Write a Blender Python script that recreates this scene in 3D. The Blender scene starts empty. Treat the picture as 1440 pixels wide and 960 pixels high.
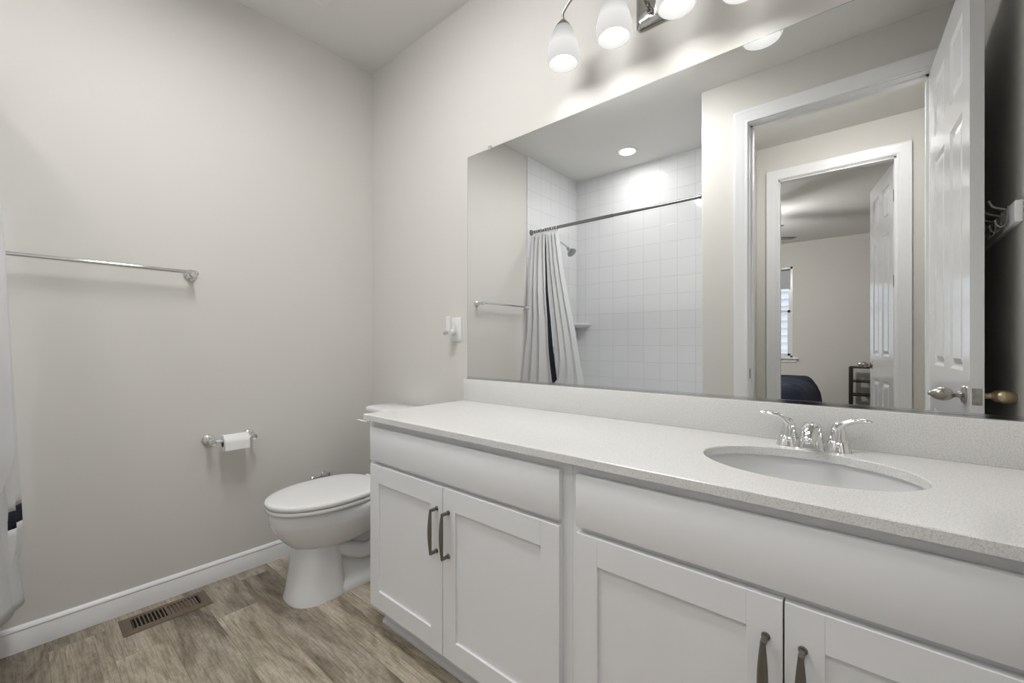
import bpy, bmesh, math, random
from mathutils import Vector, Matrix
random.seed(7)
PI = math.pi
sc = bpy.context.scene
col = sc.collection

# ---------------------------------------------------------------- camera, world, exposure
cam = bpy.data.objects.new('camera', bpy.data.cameras.new('camera'))
col.objects.link(cam)
cam.location = (2.3328, -1.4206, 1.0995)
cam.rotation_euler = (PI / 2, 0, 0.7067)
cam.data.sensor_width = 36.0
cam.data.lens = 36.0 * 599.38 / 1440.0
cam.data.shift_y = 2.83 / 1440.0
cam.data.clip_start = 0.02
sc.camera = cam
sc.view_settings.view_transform = 'Standard'
sc.view_settings.look = 'None'
sc.view_settings.exposure = 1.65
sc.view_settings.gamma = 1.0
sc.view_settings.use_curve_mapping = False

SKY = 0.5          # daylight outside the bedroom window
BULB = 21        # vanity bulbs
SHADE = 0.76        # glow of the vanity glass
SHOWER = 38      # recessed shower light
HALL_FILL = 15        # fill light added unseen in the hall
CEIL_FILL = 11.0  # fill light added unseen under the bathroom ceiling
FAN_FILL = 84         # fill lamp added to the bedroom fan

w = bpy.data.worlds.new('world'); sc.world = w; w.use_nodes = True
bg = w.node_tree.nodes['Background']
bg.inputs['Color'].default_value = (0.86, 0.93, 1.0, 1)
bg.inputs['Strength'].default_value = SKY

# ---------------------------------------------------------------- materials
def mat(name, color, rough=0.5, metal=0.0, spec=0.5, emit=None, estr=0.0, bump=None, coat=0.0, trans=0.0, ior=1.45):
    m = bpy.data.materials.new(name); m.use_nodes = True
    nt = m.node_tree; b = nt.nodes['Principled BSDF']
    b.inputs['Base Color'].default_value = (*color, 1)
    b.inputs['Roughness'].default_value = rough
    b.inputs['Metallic'].default_value = metal
    b.inputs['Specular IOR Level'].default_value = spec
    b.inputs['Coat Weight'].default_value = coat
    b.inputs['Transmission Weight'].default_value = trans
    b.inputs['IOR'].default_value = ior
    if emit:
        b.inputs['Emission Color'].default_value = (*emit, 1)
        b.inputs['Emission Strength'].default_value = estr
    if bump:
        sc_, st, dist = bump
        tc = nt.nodes.new('ShaderNodeTexCoord'); n = nt.nodes.new('ShaderNodeTexNoise')
        n.inputs['Scale'].default_value = sc_; n.inputs['Detail'].default_value = 3
        bp = nt.nodes.new('ShaderNodeBump'); bp.inputs['Strength'].default_value = st; bp.inputs['Distance'].default_value = dist
        nt.links.new(tc.outputs['Object'], n.inputs['Vector'])
        nt.links.new(n.outputs['Fac'], bp.inputs['Height'])
        nt.links.new(bp.outputs['Normal'], b.inputs['Normal'])
    return m

M = {}
M['wall'] = mat('wall_paint', (0.72, 0.702, 0.668), 0.55, bump=(160, 0.05, 0.002), spec=0.3)
M['ceil'] = mat('ceiling_paint', (0.80, 0.79, 0.765), 0.9, spec=0.1)
M['trim'] = mat('trim_paint', (0.88, 0.885, 0.90), 0.25)
M['door'] = mat('door_paint', (0.80, 0.805, 0.82), 0.12, spec=0.6)
M['cab'] = mat('cabinet_paint', (0.86, 0.865, 0.88), 0.32)
M['cabin'] = mat('cabinet_gap', (0.25, 0.25, 0.25), 0.7)
M['porcelain'] = mat('porcelain', (0.86, 0.865, 0.875), 0.08, spec=0.6)
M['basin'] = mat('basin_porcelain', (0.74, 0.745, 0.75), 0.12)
M['plastic'] = mat('white_plastic', (0.82, 0.82, 0.81), 0.3)
M['seat'] = mat('seat_plastic', (0.84, 0.84, 0.84), 0.15)
M['chrome'] = mat('chrome', (0.78, 0.78, 0.78), 0.07, metal=1)
M['nickel'] = mat('brushed_nickel', (0.40, 0.385, 0.36), 0.26, metal=1, bump=(90, 0.04, 0.001))
M['nickel_plate'] = mat('polished_plate', (0.42, 0.41, 0.40), 0.16, metal=1)
M['brass'] = mat('aged_brass', (0.60, 0.50, 0.33), 0.25, metal=1)
M['pull'] = mat('pewter_pull', (0.20, 0.185, 0.16), 0.38, metal=0.8)
M['hinge'] = mat('hinge_steel', (0.16, 0.16, 0.16), 0.4, metal=0.8)
M['black'] = mat('black_wood', (0.018, 0.014, 0.012), 0.5)
M['dark'] = mat('painted_shade_black', (0.01, 0.009, 0.008), 0.8)
M['mirror'] = mat('mirror_silver', (0.90, 0.91, 0.905), 0.0, metal=1)
M['mirror_edge'] = mat('mirror_edge', (0.22, 0.23, 0.225), 0.3)
M['paper'] = mat('tissue_paper', (0.9, 0.9, 0.9), 0.95, bump=(400, 0.1, 0.001))
M['core'] = mat('cardboard', (0.16, 0.13, 0.10), 0.9)
M['clip'] = mat('clear_clip', (0.9, 0.9, 0.9), 0.1, trans=0.6)
M['navy'] = mat('navy_fabric', (0.012, 0.014, 0.030), 0.85)
M['tubm'] = mat('tub_acrylic', (0.82, 0.83, 0.84), 0.12)
M['blade'] = mat('fan_blade', (0.08, 0.07, 0.065), 0.4)
M['rod'] = mat('rod_steel', (0.30, 0.30, 0.30), 0.25, metal=0.9)
M['brown'] = mat('register_brown', (0.16, 0.12, 0.085), 0.42)
M['carpet'] = mat('carpet', (0.42, 0.39, 0.35), 1.0, bump=(300, 0.5, 0.01))
M['shadecloth'] = mat('roller_shade', (0.55, 0.56, 0.58), 0.9)
M['bulb'] = mat('bulb_glow', (1, 1, 1), 0.5, emit=(1.0, 0.985, 0.955), estr=BULB)
M['showerlamp'] = mat('recessed_glow', (1, 1, 1), 0.5, emit=(1.0, 0.985, 0.96), estr=SHOWER)
M['hallfill'] = mat('hall_fill_glow', (1, 1, 1), 0.5, emit=(1.0, 0.985, 0.96), estr=HALL_FILL)
M['fanfill'] = mat('fan_fill_glow', (1, 1, 1), 0.5, emit=(1.0, 0.985, 0.96), estr=FAN_FILL)
M['ceilfill'] = mat('ceiling_fill_glow', (1, 1, 1), 0.5, emit=(1.0, 0.995, 0.985), estr=CEIL_FILL)
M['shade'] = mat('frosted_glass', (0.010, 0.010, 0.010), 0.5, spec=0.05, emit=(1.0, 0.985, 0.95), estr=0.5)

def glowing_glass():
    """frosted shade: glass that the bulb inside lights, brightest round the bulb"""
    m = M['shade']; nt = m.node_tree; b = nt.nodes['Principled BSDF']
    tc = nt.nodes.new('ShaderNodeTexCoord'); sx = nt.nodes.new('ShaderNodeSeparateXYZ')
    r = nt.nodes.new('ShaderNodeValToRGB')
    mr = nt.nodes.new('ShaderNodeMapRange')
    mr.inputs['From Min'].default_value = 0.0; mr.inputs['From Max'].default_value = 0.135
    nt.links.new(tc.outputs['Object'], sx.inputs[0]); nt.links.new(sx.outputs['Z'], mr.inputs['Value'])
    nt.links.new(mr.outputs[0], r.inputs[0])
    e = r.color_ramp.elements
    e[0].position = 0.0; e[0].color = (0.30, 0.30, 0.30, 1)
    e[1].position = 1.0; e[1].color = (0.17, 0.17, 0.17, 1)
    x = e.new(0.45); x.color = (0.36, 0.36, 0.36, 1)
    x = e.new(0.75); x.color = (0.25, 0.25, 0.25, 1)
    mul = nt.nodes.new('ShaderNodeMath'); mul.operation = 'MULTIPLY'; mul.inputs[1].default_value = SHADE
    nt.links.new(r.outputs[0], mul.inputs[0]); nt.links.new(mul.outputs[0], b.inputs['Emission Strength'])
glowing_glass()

def quartz():
    m = mat('quartz', (0.8, 0.8, 0.79), 0.16); nt = m.node_tree; b = nt.nodes['Principled BSDF']
    tc = nt.nodes.new('ShaderNodeTexCoord')
    v = nt.nodes.new('ShaderNodeTexVoronoi'); v.inputs['Scale'].default_value = 240
    n = nt.nodes.new('ShaderNodeTexNoise'); n.inputs['Scale'].default_value = 420; n.inputs['Detail'].default_value = 2
    r = nt.nodes.new('ShaderNodeValToRGB'); e = r.color_ramp.elements
    e[0].position = 0.05; e[0].color = (0.60, 0.59, 0.575, 1); e[1].position = 0.24; e[1].color = (0.79, 0.785, 0.77, 1)
    r2 = nt.nodes.new('ShaderNodeValToRGB'); e = r2.color_ramp.elements
    e[0].position = 0.36; e[0].color = (0.80, 0.80, 0.80, 1); e[1].position = 0.5; e[1].color = (1, 1, 1, 1)
    mx = nt.nodes.new('ShaderNodeMix'); mx.data_type = 'RGBA'; mx.blend_type = 'MULTIPLY'; mx.inputs[0].default_value = 1
    nt.links.new(tc.outputs['Object'], v.inputs['Vector']); nt.links.new(tc.outputs['Object'], n.inputs['Vector'])
    nt.links.new(v.outputs['Distance'], r.inputs[0]); nt.links.new(n.outputs['Fac'], r2.inputs[0])
    nt.links.new(r.outputs[0], mx.inputs[6]); nt.links.new(r2.outputs[0], mx.inputs[7])
    nt.links.new(mx.outputs[2], b.inputs['Base Color'])
    return m
M['quartz'] = quartz()

def planks():
    m = mat('vinyl_plank', (0.3, 0.25, 0.2), 0.38); nt = m.node_tree; b = nt.nodes['Principled BSDF']
    L = nt.links.new
    tc = nt.nodes.new('ShaderNodeTexCoord')
    mp = nt.nodes.new('ShaderNodeMapping'); mp.inputs['Location'].default_value = (0.87, 0.745 + 0.1485 * 20, 0)
    L(tc.outputs['Object'], mp.inputs['Vector'])
    br = nt.nodes.new('ShaderNodeTexBrick')
    br.offset = 0.2; br.offset_frequency = 2
    br.inputs['Color1'].default_value = (0, 0, 0, 1); br.inputs['Color2'].default_value = (1, 1, 1, 1)
    br.inputs['Mortar'].default_value = (0.5, 0.5, 0.5, 1)
    br.inputs['Scale'].default_value = 1; br.inputs['Mortar Size'].default_value = 0.0009
    br.inputs['Mortar Smooth'].default_value = 0.2; br.inputs['Bias'].default_value = 0
    br.inputs['Brick Width'].default_value = 1.2; br.inputs['Row Height'].default_value = 0.1485
    L(mp.outputs[0], br.inputs['Vector'])
    # every plank gets its own grain offset
    sc1 = nt.nodes.new('ShaderNodeVectorMath'); sc1.operation = 'MULTIPLY'; sc1.inputs[1].default_value = (23.0, 7.0, 5.0)
    L(br.outputs['Color'], sc1.inputs[0])
    ad = nt.nodes.new('ShaderNodeVectorMath'); ad.operation = 'ADD'
    L(tc.outputs['Object'], ad.inputs[0]); L(sc1.outputs[0], ad.inputs[1])
    def noise(scale, vec, detail=6, rough=0.6, dist=0.0):
        s = nt.nodes.new('ShaderNodeMapping'); s.inputs['Scale'].default_value = vec
        L(ad.outputs[0], s.inputs['Vector'])
        n = nt.nodes.new('ShaderNodeTexNoise'); n.inputs['Scale'].default_value = scale
        n.inputs['Detail'].default_value = detail; n.inputs['Roughness'].default_value = rough; n.inputs['Distortion'].default_value = dist
        L(s.outputs[0], n.inputs['Vector']); return n
    broad = noise(2.6, (1.0, 3.6, 1), 7, 0.62, 1.0)
    grain = noise(9, (1.1, 20, 1), 8, 0.72, 0.5)
    cross = noise(60, (3.0, 1.0, 1), 3, 0.6)
    r1 = nt.nodes.new('ShaderNodeValToRGB'); e = r1.color_ramp.elements
    e[0].position = 0.30; e[0].color = (0.165, 0.132, 0.098, 1)
    e[1].position = 0.68; e[1].color = (0.64, 0.58, 0.48, 1)
    x = e.new(0.47); x.color = (0.40, 0.345, 0.268, 1)
    L(broad.outputs['Fac'], r1.inputs[0])
    r2 = nt.nodes.new('ShaderNodeValToRGB'); e = r2.color_ramp.elements
    e[0].position = 0.34; e[0].color = (0.50, 0.475, 0.44, 1); e[1].position = 0.56; e[1].color = (1.08, 1.08, 1.08, 1)
    L(grain.outputs['Fac'], r2.inputs[0])
    r3 = nt.nodes.new('ShaderNodeValToRGB'); e = r3.color_ramp.elements
    e[0].position = 0.35; e[0].color = (0.84, 0.84, 0.84, 1); e[1].position = 0.55; e[1].color = (1, 1, 1, 1)
    L(cross.outputs['Fac'], r3.inputs[0])
    def mul(a, c, f=1.0):
        mx = nt.nodes.new('ShaderNodeMix'); mx.data_type = 'RGBA'; mx.blend_type = 'MULTIPLY'; mx.inputs[0].default_value = f
        L(a, mx.inputs[6]); L(c, mx.inputs[7]); return mx.outputs[2]
    c = mul(r1.outputs[0], r2.outputs[0], 0.9); c = mul(c, r3.outputs[0])
    r4 = nt.nodes.new('ShaderNodeValToRGB'); e = r4.color_ramp.elements
    e[0].position = 0; e[0].color = (0.80, 0.80, 0.80, 1); e[1].position = 1; e[1].color = (1.12, 1.12, 1.10, 1)
    L(br.outputs['Color'], r4.inputs[0]); c = mul(c, r4.outputs[0])
    r5 = nt.nodes.new('ShaderNodeValToRGB'); e = r5.color_ramp.elements
    e[0].position = 0; e[0].color = (1, 1, 1, 1); e[1].position = 1; e[1].color = (0.62, 0.60, 0.57, 1)
    L(br.outputs['Fac'], r5.inputs[0]); c = mul(c, r5.outputs[0])
    L(c, b.inputs['Base Color'])
    bp = nt.nodes.new('ShaderNodeBump'); bp.inputs['Strength'].default_value = 0.12; bp.inputs['Distance'].default_value = 0.002
    L(grain.outputs['Fac'], bp.inputs['Height']); L(bp.outputs[0], b.inputs['Normal'])
    return m
M['planks'] = planks()

def tile(name, axes):
    """square white ceramic tile; axes = the two object axes the grid runs on"""
    m = mat(name, (0.8, 0.81, 0.82), 0.09, spec=0.6); nt = m.node_tree; b = nt.nodes['Principled BSDF']
    L = nt.links.new
    tc = nt.nodes.new('ShaderNodeTexCoord'); s = nt.nodes.new('ShaderNodeSeparateXYZ'); c = nt.nodes.new('ShaderNodeCombineXYZ')
    L(tc.outputs['Object'], s.inputs[0]); L(s.outputs[axes], c.inputs[0]); L(s.outputs['Z'], c.inputs[1])
    mp = nt.nodes.new('ShaderNodeMapping'); mp.inputs['Location'].default_value = (0.1525 * 30 + 0.045, 0.1525 * 2 - 2.148 + 0.1525 * 20, 0)
    L(c.outputs[0], mp.inputs['Vector'])
    br = nt.nodes.new('ShaderNodeTexBrick'); br.offset = 0.0
    br.inputs['Color1'].default_value = (0.80, 0.81, 0.82, 1); br.inputs['Color2'].default_value = (0.78, 0.79, 0.805, 1)
    br.inputs['Mortar'].default_value = (0.62, 0.625, 0.63, 1)
    br.inputs['Scale'].default_value = 1; br.inputs['Mortar Size'].default_value = 0.0022; br.inputs['Mortar Smooth'].default_value = 0.7
    br.inputs['Brick Width'].default_value = 0.1525; br.inputs['Row Height'].default_value = 0.1525
    L(mp.outputs[0], br.inputs['Vector']); L(br.outputs['Color'], b.inputs['Base Color'])
    iv = nt.nodes.new('ShaderNodeMath'); iv.operation = 'SUBTRACT'; iv.inputs[0].default_value = 1; L(br.outputs['Fac'], iv.inputs[1])
    n = nt.nodes.new('ShaderNodeTexNoise'); n.inputs['Scale'].default_value = 9; L(tc.outputs['Object'], n.inputs['Vector'])
    ma = nt.nodes.new('ShaderNodeMath'); ma.operation = 'MULTIPLY_ADD'; ma.inputs[1].default_value = 0.35; L(n.outputs['Fac'], ma.inputs[0]); L(iv.outputs[0], ma.inputs[2])
    bp = nt.nodes.new('ShaderNodeBump'); bp.inputs['Strength'].default_value = 0.35; bp.inputs['Distance'].default_value = 0.003
    L(ma.outputs[0], bp.inputs['Height']); L(bp.outputs[0], b.inputs['Normal'])
    return m
M['tile_x'] = tile('tile_along_x', 'X'); M['tile_y'] = tile('tile_along_y', 'Y')

def fabric(name, color, tl):
    m = bpy.data.materials.new(name); m.use_nodes = True; nt = m.node_tree; L = nt.links.new
    b = nt.nodes['Principled BSDF']; b.inputs['Base Color'].default_value = (*color, 1); b.inputs['Roughness'].default_value = 0.8
    t = nt.nodes.new('ShaderNodeBsdfTranslucent'); t.inputs[0].default_value = (*color, 1)
    mx = nt.nodes.new('ShaderNodeMixShader'); mx.inputs[0].default_value = tl
    L(b.outputs[0], mx.inputs[1]); L(t.outputs[0], mx.inputs[2]); L(mx.outputs[0], nt.nodes['Material Output'].inputs[0])
    tc = nt.nodes.new('ShaderNodeTexCoord'); n = nt.nodes.new('ShaderNodeTexNoise'); n.inputs['Scale'].default_value = 14; n.inputs['Detail'].default_value = 5
    bp = nt.nodes.new('ShaderNodeBump'); bp.inputs['Strength'].default_value = 0.25; bp.inputs['Distance'].default_value = 0.006
    L(tc.outputs['Object'], n.inputs['Vector']); L(n.outputs['Fac'], bp.inputs['Height']); L(bp.outputs[0], b.inputs['Normal'])
    return m
M['curtain'] = fabric('curtain_cotton', (0.80, 0.80, 0.81), 0.18)
M['liner'] = fabric('liner_vinyl', (0.82, 0.83, 0.84), 0.25)
M['quilt'] = mat('navy_quilt', (0.012, 0.017, 0.040), 0.8, bump=(12, 0.4, 0.02))

def siding():
    m = mat('white_siding', (0.80, 0.82, 0.85), 0.6)
    return m
M['siding'] = siding()
def pane():
    m = bpy.data.materials.new('window_glass'); m.use_nodes = True; nt = m.node_tree; L = nt.links.new
    t = nt.nodes.new('ShaderNodeBsdfTransparent'); g = nt.nodes.new('ShaderNodeBsdfGlossy'); g.inputs['Roughness'].default_value = 0.02
    f = nt.nodes.new('ShaderNodeFresnel'); f.inputs[0].default_value = 1.3
    mx = nt.nodes.new('ShaderNodeMixShader'); L(f.outputs[0], mx.inputs[0]); L(t.outputs[0], mx.inputs[1]); L(g.outputs[0], mx.inputs[2])
    L(mx.outputs[0], nt.nodes['Material Output'].inputs[0]); return m
M['pane'] = pane()

# ---------------------------------------------------------------- mesh helpers
def bmn(): return bmesh.new()
def box(bm, x0, x1, y0, y1, z0, z1, bev=0.0, seg=2):
    t = bmesh.new()
    r = bmesh.ops.create_cube(t, size=1)
    for v in t.verts:
        v.co = Vector(((x0 + x1) / 2 + v.co.x * abs(x1 - x0), (y0 + y1) / 2 + v.co.y * abs(y1 - y0), (z0 + z1) / 2 + v.co.z * abs(z1 - z0)))
    if bev > 0:
        bmesh.ops.bevel(t, geom=t.edges[:], offset=bev, segments=seg, affect='EDGES', profile=0.5)
    merge(bm, t); return bm
def merge(bm, t, mtx=None):
    if mtx: t.transform(mtx)
    me = bpy.data.meshes.new('tmp'); t.to_mesh(me); t.free(); bm.from_mesh(me); bpy.data.meshes.remove(me)
def loft(bm, rings, cap0=True, cap1=True, closed=True):
    vs = [[bm.verts.new(p) for p in r] for r in rings]
    n = len(rings[0])
    for a, b_ in zip(vs[:-1], vs[1:]):
        for i in range(n if closed else n - 1):
            j = (i + 1) % n
            bm.faces.new((a[i], a[j], b_[j], b_[i]))
    if cap0: bm.faces.new(list(reversed(vs[0])))
    if cap1: bm.faces.new(vs[-1])
    return vs
def lathe(bm, prof, loc=(0, 0, 0), axis='Z', seg=32, cap0=True, cap1=True):
    """prof = [(r, h)] revolved about axis through loc"""
    rings = []
    for r, h in prof:
        ring = []
        for i in range(seg):
            a = 2 * PI * i / seg; c, s = r * math.cos(a), r * math.sin(a)
            if axis == 'Z': p = (c, s, h)
            elif axis == 'X': p = (h, c, s)
            elif axis == '-Y': p = (c, -h, s)
            else: p = (s, h, c)
            ring.append(Vector(p) + Vector(loc))
        rings.append(ring)
    loft(bm, rings, cap0, cap1)
    return bm
def tube(bm, pts, rad, seg=12, flat=1.0):
    pts = [Vector(p) for p in pts]; n = len(pts)
    rads = rad if isinstance(rad, (list, tuple)) else [rad] * n
    rings = []; up = None
    for i, p in enumerate(pts):
        d = (pts[min(i + 1, n - 1)] - pts[max(i - 1, 0)]).normalized()
        if up is None:
            up = Vector((0, 0, 1)) if abs(d.z) < 0.9 else Vector((0, 1, 0))
        sde = d.cross(up).normalized(); up = sde.cross(d).normalized()
        rings.append([p + (sde * math.cos(2 * PI * k / seg) + up * math.sin(2 * PI * k / seg) * flat) * rads[i] for k in range(seg)])
    loft(bm, rings); return bm
def spline(ctrl, n=8):
    """Catmull-Rom through the control points"""
    c = [Vector(p) for p in ctrl]; c = [c[0] * 2 - c[1]] + c + [c[-1] * 2 - c[-2]]
    out = []
    for i in range(1, len(c) - 2):
        for k in range(n):
            t = k / n
            out.append(0.5 * ((2 * c[i]) + (c[i + 1] - c[i - 1]) * t + (2 * c[i - 1] - 5 * c[i] + 4 * c[i + 1] - c[i + 2]) * t * t + (3 * c[i] - c[i - 1] - 3 * c[i + 1] + c[i + 2]) * t ** 3))
    out.append(c[-2]); return out
def torus(bm, R, r, mtx, seg=24, rs=8):
    t = bmesh.new(); rings = []
    for i in range(seg):
        a = 2 * PI * i / seg
        rings.append([Vector(((R + r * math.cos(b2)) * math.cos(a), (R + r * math.cos(b2)) * math.sin(a), r * math.sin(b2))) for b2 in [2 * PI * k / rs for k in range(rs)]])
    vs = [[t.verts.new(p) for p in ring] for ring in rings]
    for i in range(seg):
        for k in range(rs):
            t.faces.new((vs[i][k], vs[(i + 1) % seg][k], vs[(i + 1) % seg][(k + 1) % rs], vs[i][(k + 1) % rs]))
    merge(bm, t, mtx)
def ell(cx_, cy_, a, b_, z, n=64, p=2.0, yf=None):
    out = []
    for i in range(n):
        t = 2 * PI * i / n; c, s = math.cos(t), math.sin(t)
        e = 2.0 / p
        out.append(Vector((cx_ + a * math.copysign(abs(c) ** e, c), cy_ + b_ * math.copysign(abs(s) ** e, s), z)))
    return out

def link(name, bm, m, parent=None, smooth=True, origin=None, angle=35):
    bmesh.ops.recalc_face_normals(bm, faces=bm.faces[:])
    off = Vector(origin) if origin is not None else (parent_world(parent) if parent else Vector((0, 0, 0)))
    me = bpy.data.meshes.new(name)
    for v in bm.verts: v.co -= off
    if smooth:
        lim = math.radians(angle)
        for f in bm.faces: f.smooth = True
        for e in bm.edges:
            if len(e.link_faces) == 2 and e.calc_face_angle(0) > lim: e.smooth = False
    bm.to_mesh(me); bm.free()
    me.materials.append(m)
    o = bpy.data.objects.new(name, me); col.objects.link(o)
    if parent:
        o.parent = parent
        o.location = off - parent_world(parent)
    else:
        o.location = off
    WORLD[o.name] = off
    return o
WORLD = {}
def parent_world(p): return WORLD.get(p.name, Vector(p.location))
def thing(name, label, cat, loc, group=None, kind=None):
    o = bpy.data.objects.new(name, None); col.objects.link(o); o.location = loc; o.empty_display_size = 0.05
    WORLD[o.name] = Vector(loc)
    tag(o, label, cat, group, kind); return o
def tag(o, label=None, cat=None, group=None, kind=None):
    if label: o['label'] = label
    if cat: o['category'] = cat
    if group: o['group'] = group
    if kind: o['kind'] = kind
    return o
def struct(name, bm, m, smooth=False, parent=None, label=None, cat=None):
    o = link(name, bm, m, parent, smooth); o['kind'] = 'structure'
    if label: tag(o, label, cat)
    return o
def center_bottom(bm):
    xs = [v.co.x for v in bm.verts]; ys = [v.co.y for v in bm.verts]; zs = [v.co.z for v in bm.verts]
    return ((min(xs) + max(xs)) / 2, (min(ys) + max(ys)) / 2, min(zs))
def copy_tree(o, parent=None, loc=None):
    c = o.copy(); col.objects.link(c)
    if parent: c.parent = parent
    if loc is not None: c.location = loc
    for ch in [x for x in bpy.data.objects if x.parent == o]: copy_tree(ch, c)
    return c

H = 2.74
W0 = -1.52      # bathroom side of the door wall
XR = 2.70       # right wall
XT = 1.473      # right side of the tub alcove
YT = -2.336     # back of the tub alcove
HY = -2.708     # far wall of the hall
BY = -6.84      # far wall of the bedroom
T = 0.10

# ---------------------------------------------------------------- room shell
def wall(name, *boxes):
    bm = bmn()
    for b_ in boxes: box(bm, *b_)
    return struct(name, bm, M['wall'])
wall('wall_left', (-T, 0, YT - 0.2, 0, 0, H))
wall('wall_back', (-T, XR + T, 0, T, 0, H))
wall('wall_right', (XR, XR + T, W0 - 0.1, 0, 0, H))
OX0, OX1, OZ = 1.742, 2.534, 2.447
wall('wall_front', (XT + 0.0, OX0 - 0.018, W0 - T, W0, 0, H), (OX1 + 0.018, XR + T, W0 - T, W0, 0, H), (OX0 - 0.018, OX1 + 0.018, W0 - T, W0, OZ + 0.018, H))
wall('wall_alcove_right', (XT + 0.001, 1.56, HY, W0 - T, 0, H))
wall('wall_alcove_back', (0, XT, YT - 0.2, YT - 0.009, 0, H))
PX0, PX1, PZ = 1.718, 2.444, 2.447
wall('wall_hall_far', (-1.3, PX0 - 0.018, HY - T, HY, 0, H), (PX1 + 0.018, 4.6, HY - T, HY, 0, H), (PX0 - 0.018, PX1 + 0.018, HY - T, HY, PZ + 0.018, H))
wall('wall_hall_end', (4.5, 4.6, HY, W0 - T, 0, H))
wall('wall_hall_near', (XR + T, 4.6, W0 - T, W0, 0, H))
WX0, WX1, WZ0, WZ1 = 0.40, 1.30, 0.87, 2.35
wall('wall_bedroom_far', (-1.3, WX0, BY - T, BY, 0, H), (WX1, 3.5, BY - T, BY, 0, H), (WX0, WX1, BY - T, BY, 0, WZ0), (WX0, WX1, BY - T, BY, WZ1, H))
wall('wall_bedroom_left', (-1.3, -1.2, BY, HY - T, 0, H))
wall('wall_bedroom_right', (3.4, 3.5, BY, HY - T, 0, H))
bm = bmn(); box(bm, -1.3, 4.6, BY - T, T, H, H + 0.1); struct('ceiling', bm, M['ceil'])
bm = bmn(); box(bm, -T, 4.6, HY - T / 2, T, -0.1, 0); struct('floor', bm, M['planks'])
bm = bmn(); box(bm, -1.3, 3.5, BY - T, HY - T / 2, -0.1, 0); struct('floor_bedroom', bm, M['carpet'])

# tile on the alcove walls
bm = bmn(); box(bm, 0, 0.009, YT, W0 - 0.002, 0.42, H); struct('trim_1', bm, M['tile_y'])
bm = bmn(); box(bm, 0.009, XT - 0.009, YT - 0.009, YT, 0.42, H); struct('trim_2', bm, M['tile_x'])
bm = bmn(); box(bm, XT - 0.008, XT + 0.001, YT, W0 - 0.002, 0.42, H); struct('trim_3', bm, M['tile_y'])

# baseboards: profile extruded
def baseboard(name, p0, p1, nrm):
    prof = [(0, 0), (0.013, 0), (0.013, 0.066), (0.0105, 0.070), (0.0105, 0.074), (0.0125, 0.078), (0.010, 0.084), (0.004, 0.090), (0, 0.0915)]
    bm = bmn(); n = Vector(nrm)
    rings = [[Vector(p) + n * a + Vector((0, 0, z)) for a, z in prof] for p in (p0, p1)]
    loft(bm, rings); return struct(name, bm, M['trim'], smooth=True)
baseboard('baseboard_left', (0, 0, 0), (0, W0, 0), (1, 0, 0))
baseboard('baseboard_back', (0.013, 0, 0), (0.845, 0, 0), (0, -1, 0))
baseboard('baseboard_front', (XT + 0.002, W0, 0), (1.654, W0, 0), (0, 1, 0))
baseboard('baseboard_right', (XR, W0, 0), (XR, -0.53, 0), (-1, 0, 0))
baseboard('baseboard_hall_far', (1.56, HY, 0), (1.628, HY, 0), (0, 1, 0))
baseboard('baseboard_hall_right', (2.535, HY, 0), (4.5, HY, 0), (0, 1, 0))
baseboard('baseboard_bedroom', (-1.2, BY, 0), (3.4, BY, 0), (0, 1, 0))

# casings and jambs
def casing(name, x0, x1, z1, y, sy, wd=0.076):
    """colonial casing round an opening; x0..x1, top z1 are its inner edges; sy = +1 stands out towards +y"""
    prof = [(0, 0.0), (0, 0.010), (0.006, 0.012), (0.012, 0.010), (0.020, 0.011), (0.045, 0.016), (0.060, 0.017), (0.068, 0.019), (wd, 0.019), (wd, 0.0)]
    bm = bmn(); rings = []
    for (px, pz, dx, dz) in ((x0, 0, -1, 0), (x0, z1, -1, 1), (x1, z1, 1, 1), (x1, 0, 1, 0)):
        rings.append([Vector((px + dx * a, y + sy * h, pz + dz * a)) for a, h in prof])
    loft(bm, rings); return struct(name, bm, M['trim'], smooth=True)
def jamb(name, x0, x1, z1, y0, y1, stop):
    bm = bmn()
    box(bm, x0 - 0.018, x0, y0, y1, 0, z1 + 0.018); box(bm, x1, x1 + 0.018, y0, y1, 0, z1 + 0.018); box(bm, x0, x1, y0, y1, z1, z1 + 0.018)
    s0, s1 = stop
    box(bm, x0, x0 + 0.011, s0, s1, 0, z1); box(bm, x1 - 0.011, x1, s0, s1, 0, z1); box(bm, x0, x1, s0, s1, z1 - 0.011, z1)
    return struct(name, bm, M['trim'])
casing('trim_4', OX0 - 0.006, OX1 + 0.006, OZ + 0.006, W0, 1)
casing('trim_5', OX0 - 0.006, OX1 + 0.006, OZ + 0.006, W0 - T, -1)
j1 = jamb('trim_6', OX0, OX1, OZ, W0 - T, W0, (W0 - T + 0.01, W0 - 0.042))
casing('trim_7', PX0 - 0.006, PX1 + 0.006, PZ + 0.006, HY, 1)
casing('trim_8', PX0 - 0.006, PX1 + 0.006, PZ + 0.006, HY - T, -1)
j2 = jamb('trim_9', PX0, PX1, PZ, HY - T, HY, (HY - T + 0.042, HY - 0.01))
bm = bmn(); box(bm, OX0, OX0 + 0.002, W0 - 0.034, W0 - 0.004, 0.885, 0.945, 0.0008)
link('strike_plate', bm, M['nickel'], j1)
for hz in (0.25, 1.56, 2.19):
    bm = bmn(); box(bm, PX1 - 0.0025, PX1, HY - T + 0.002, HY - T + 0.040, hz - 0.046, hz + 0.046, 0.001); link('hinge_leaf', bm, M['hinge'], j2)

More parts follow.
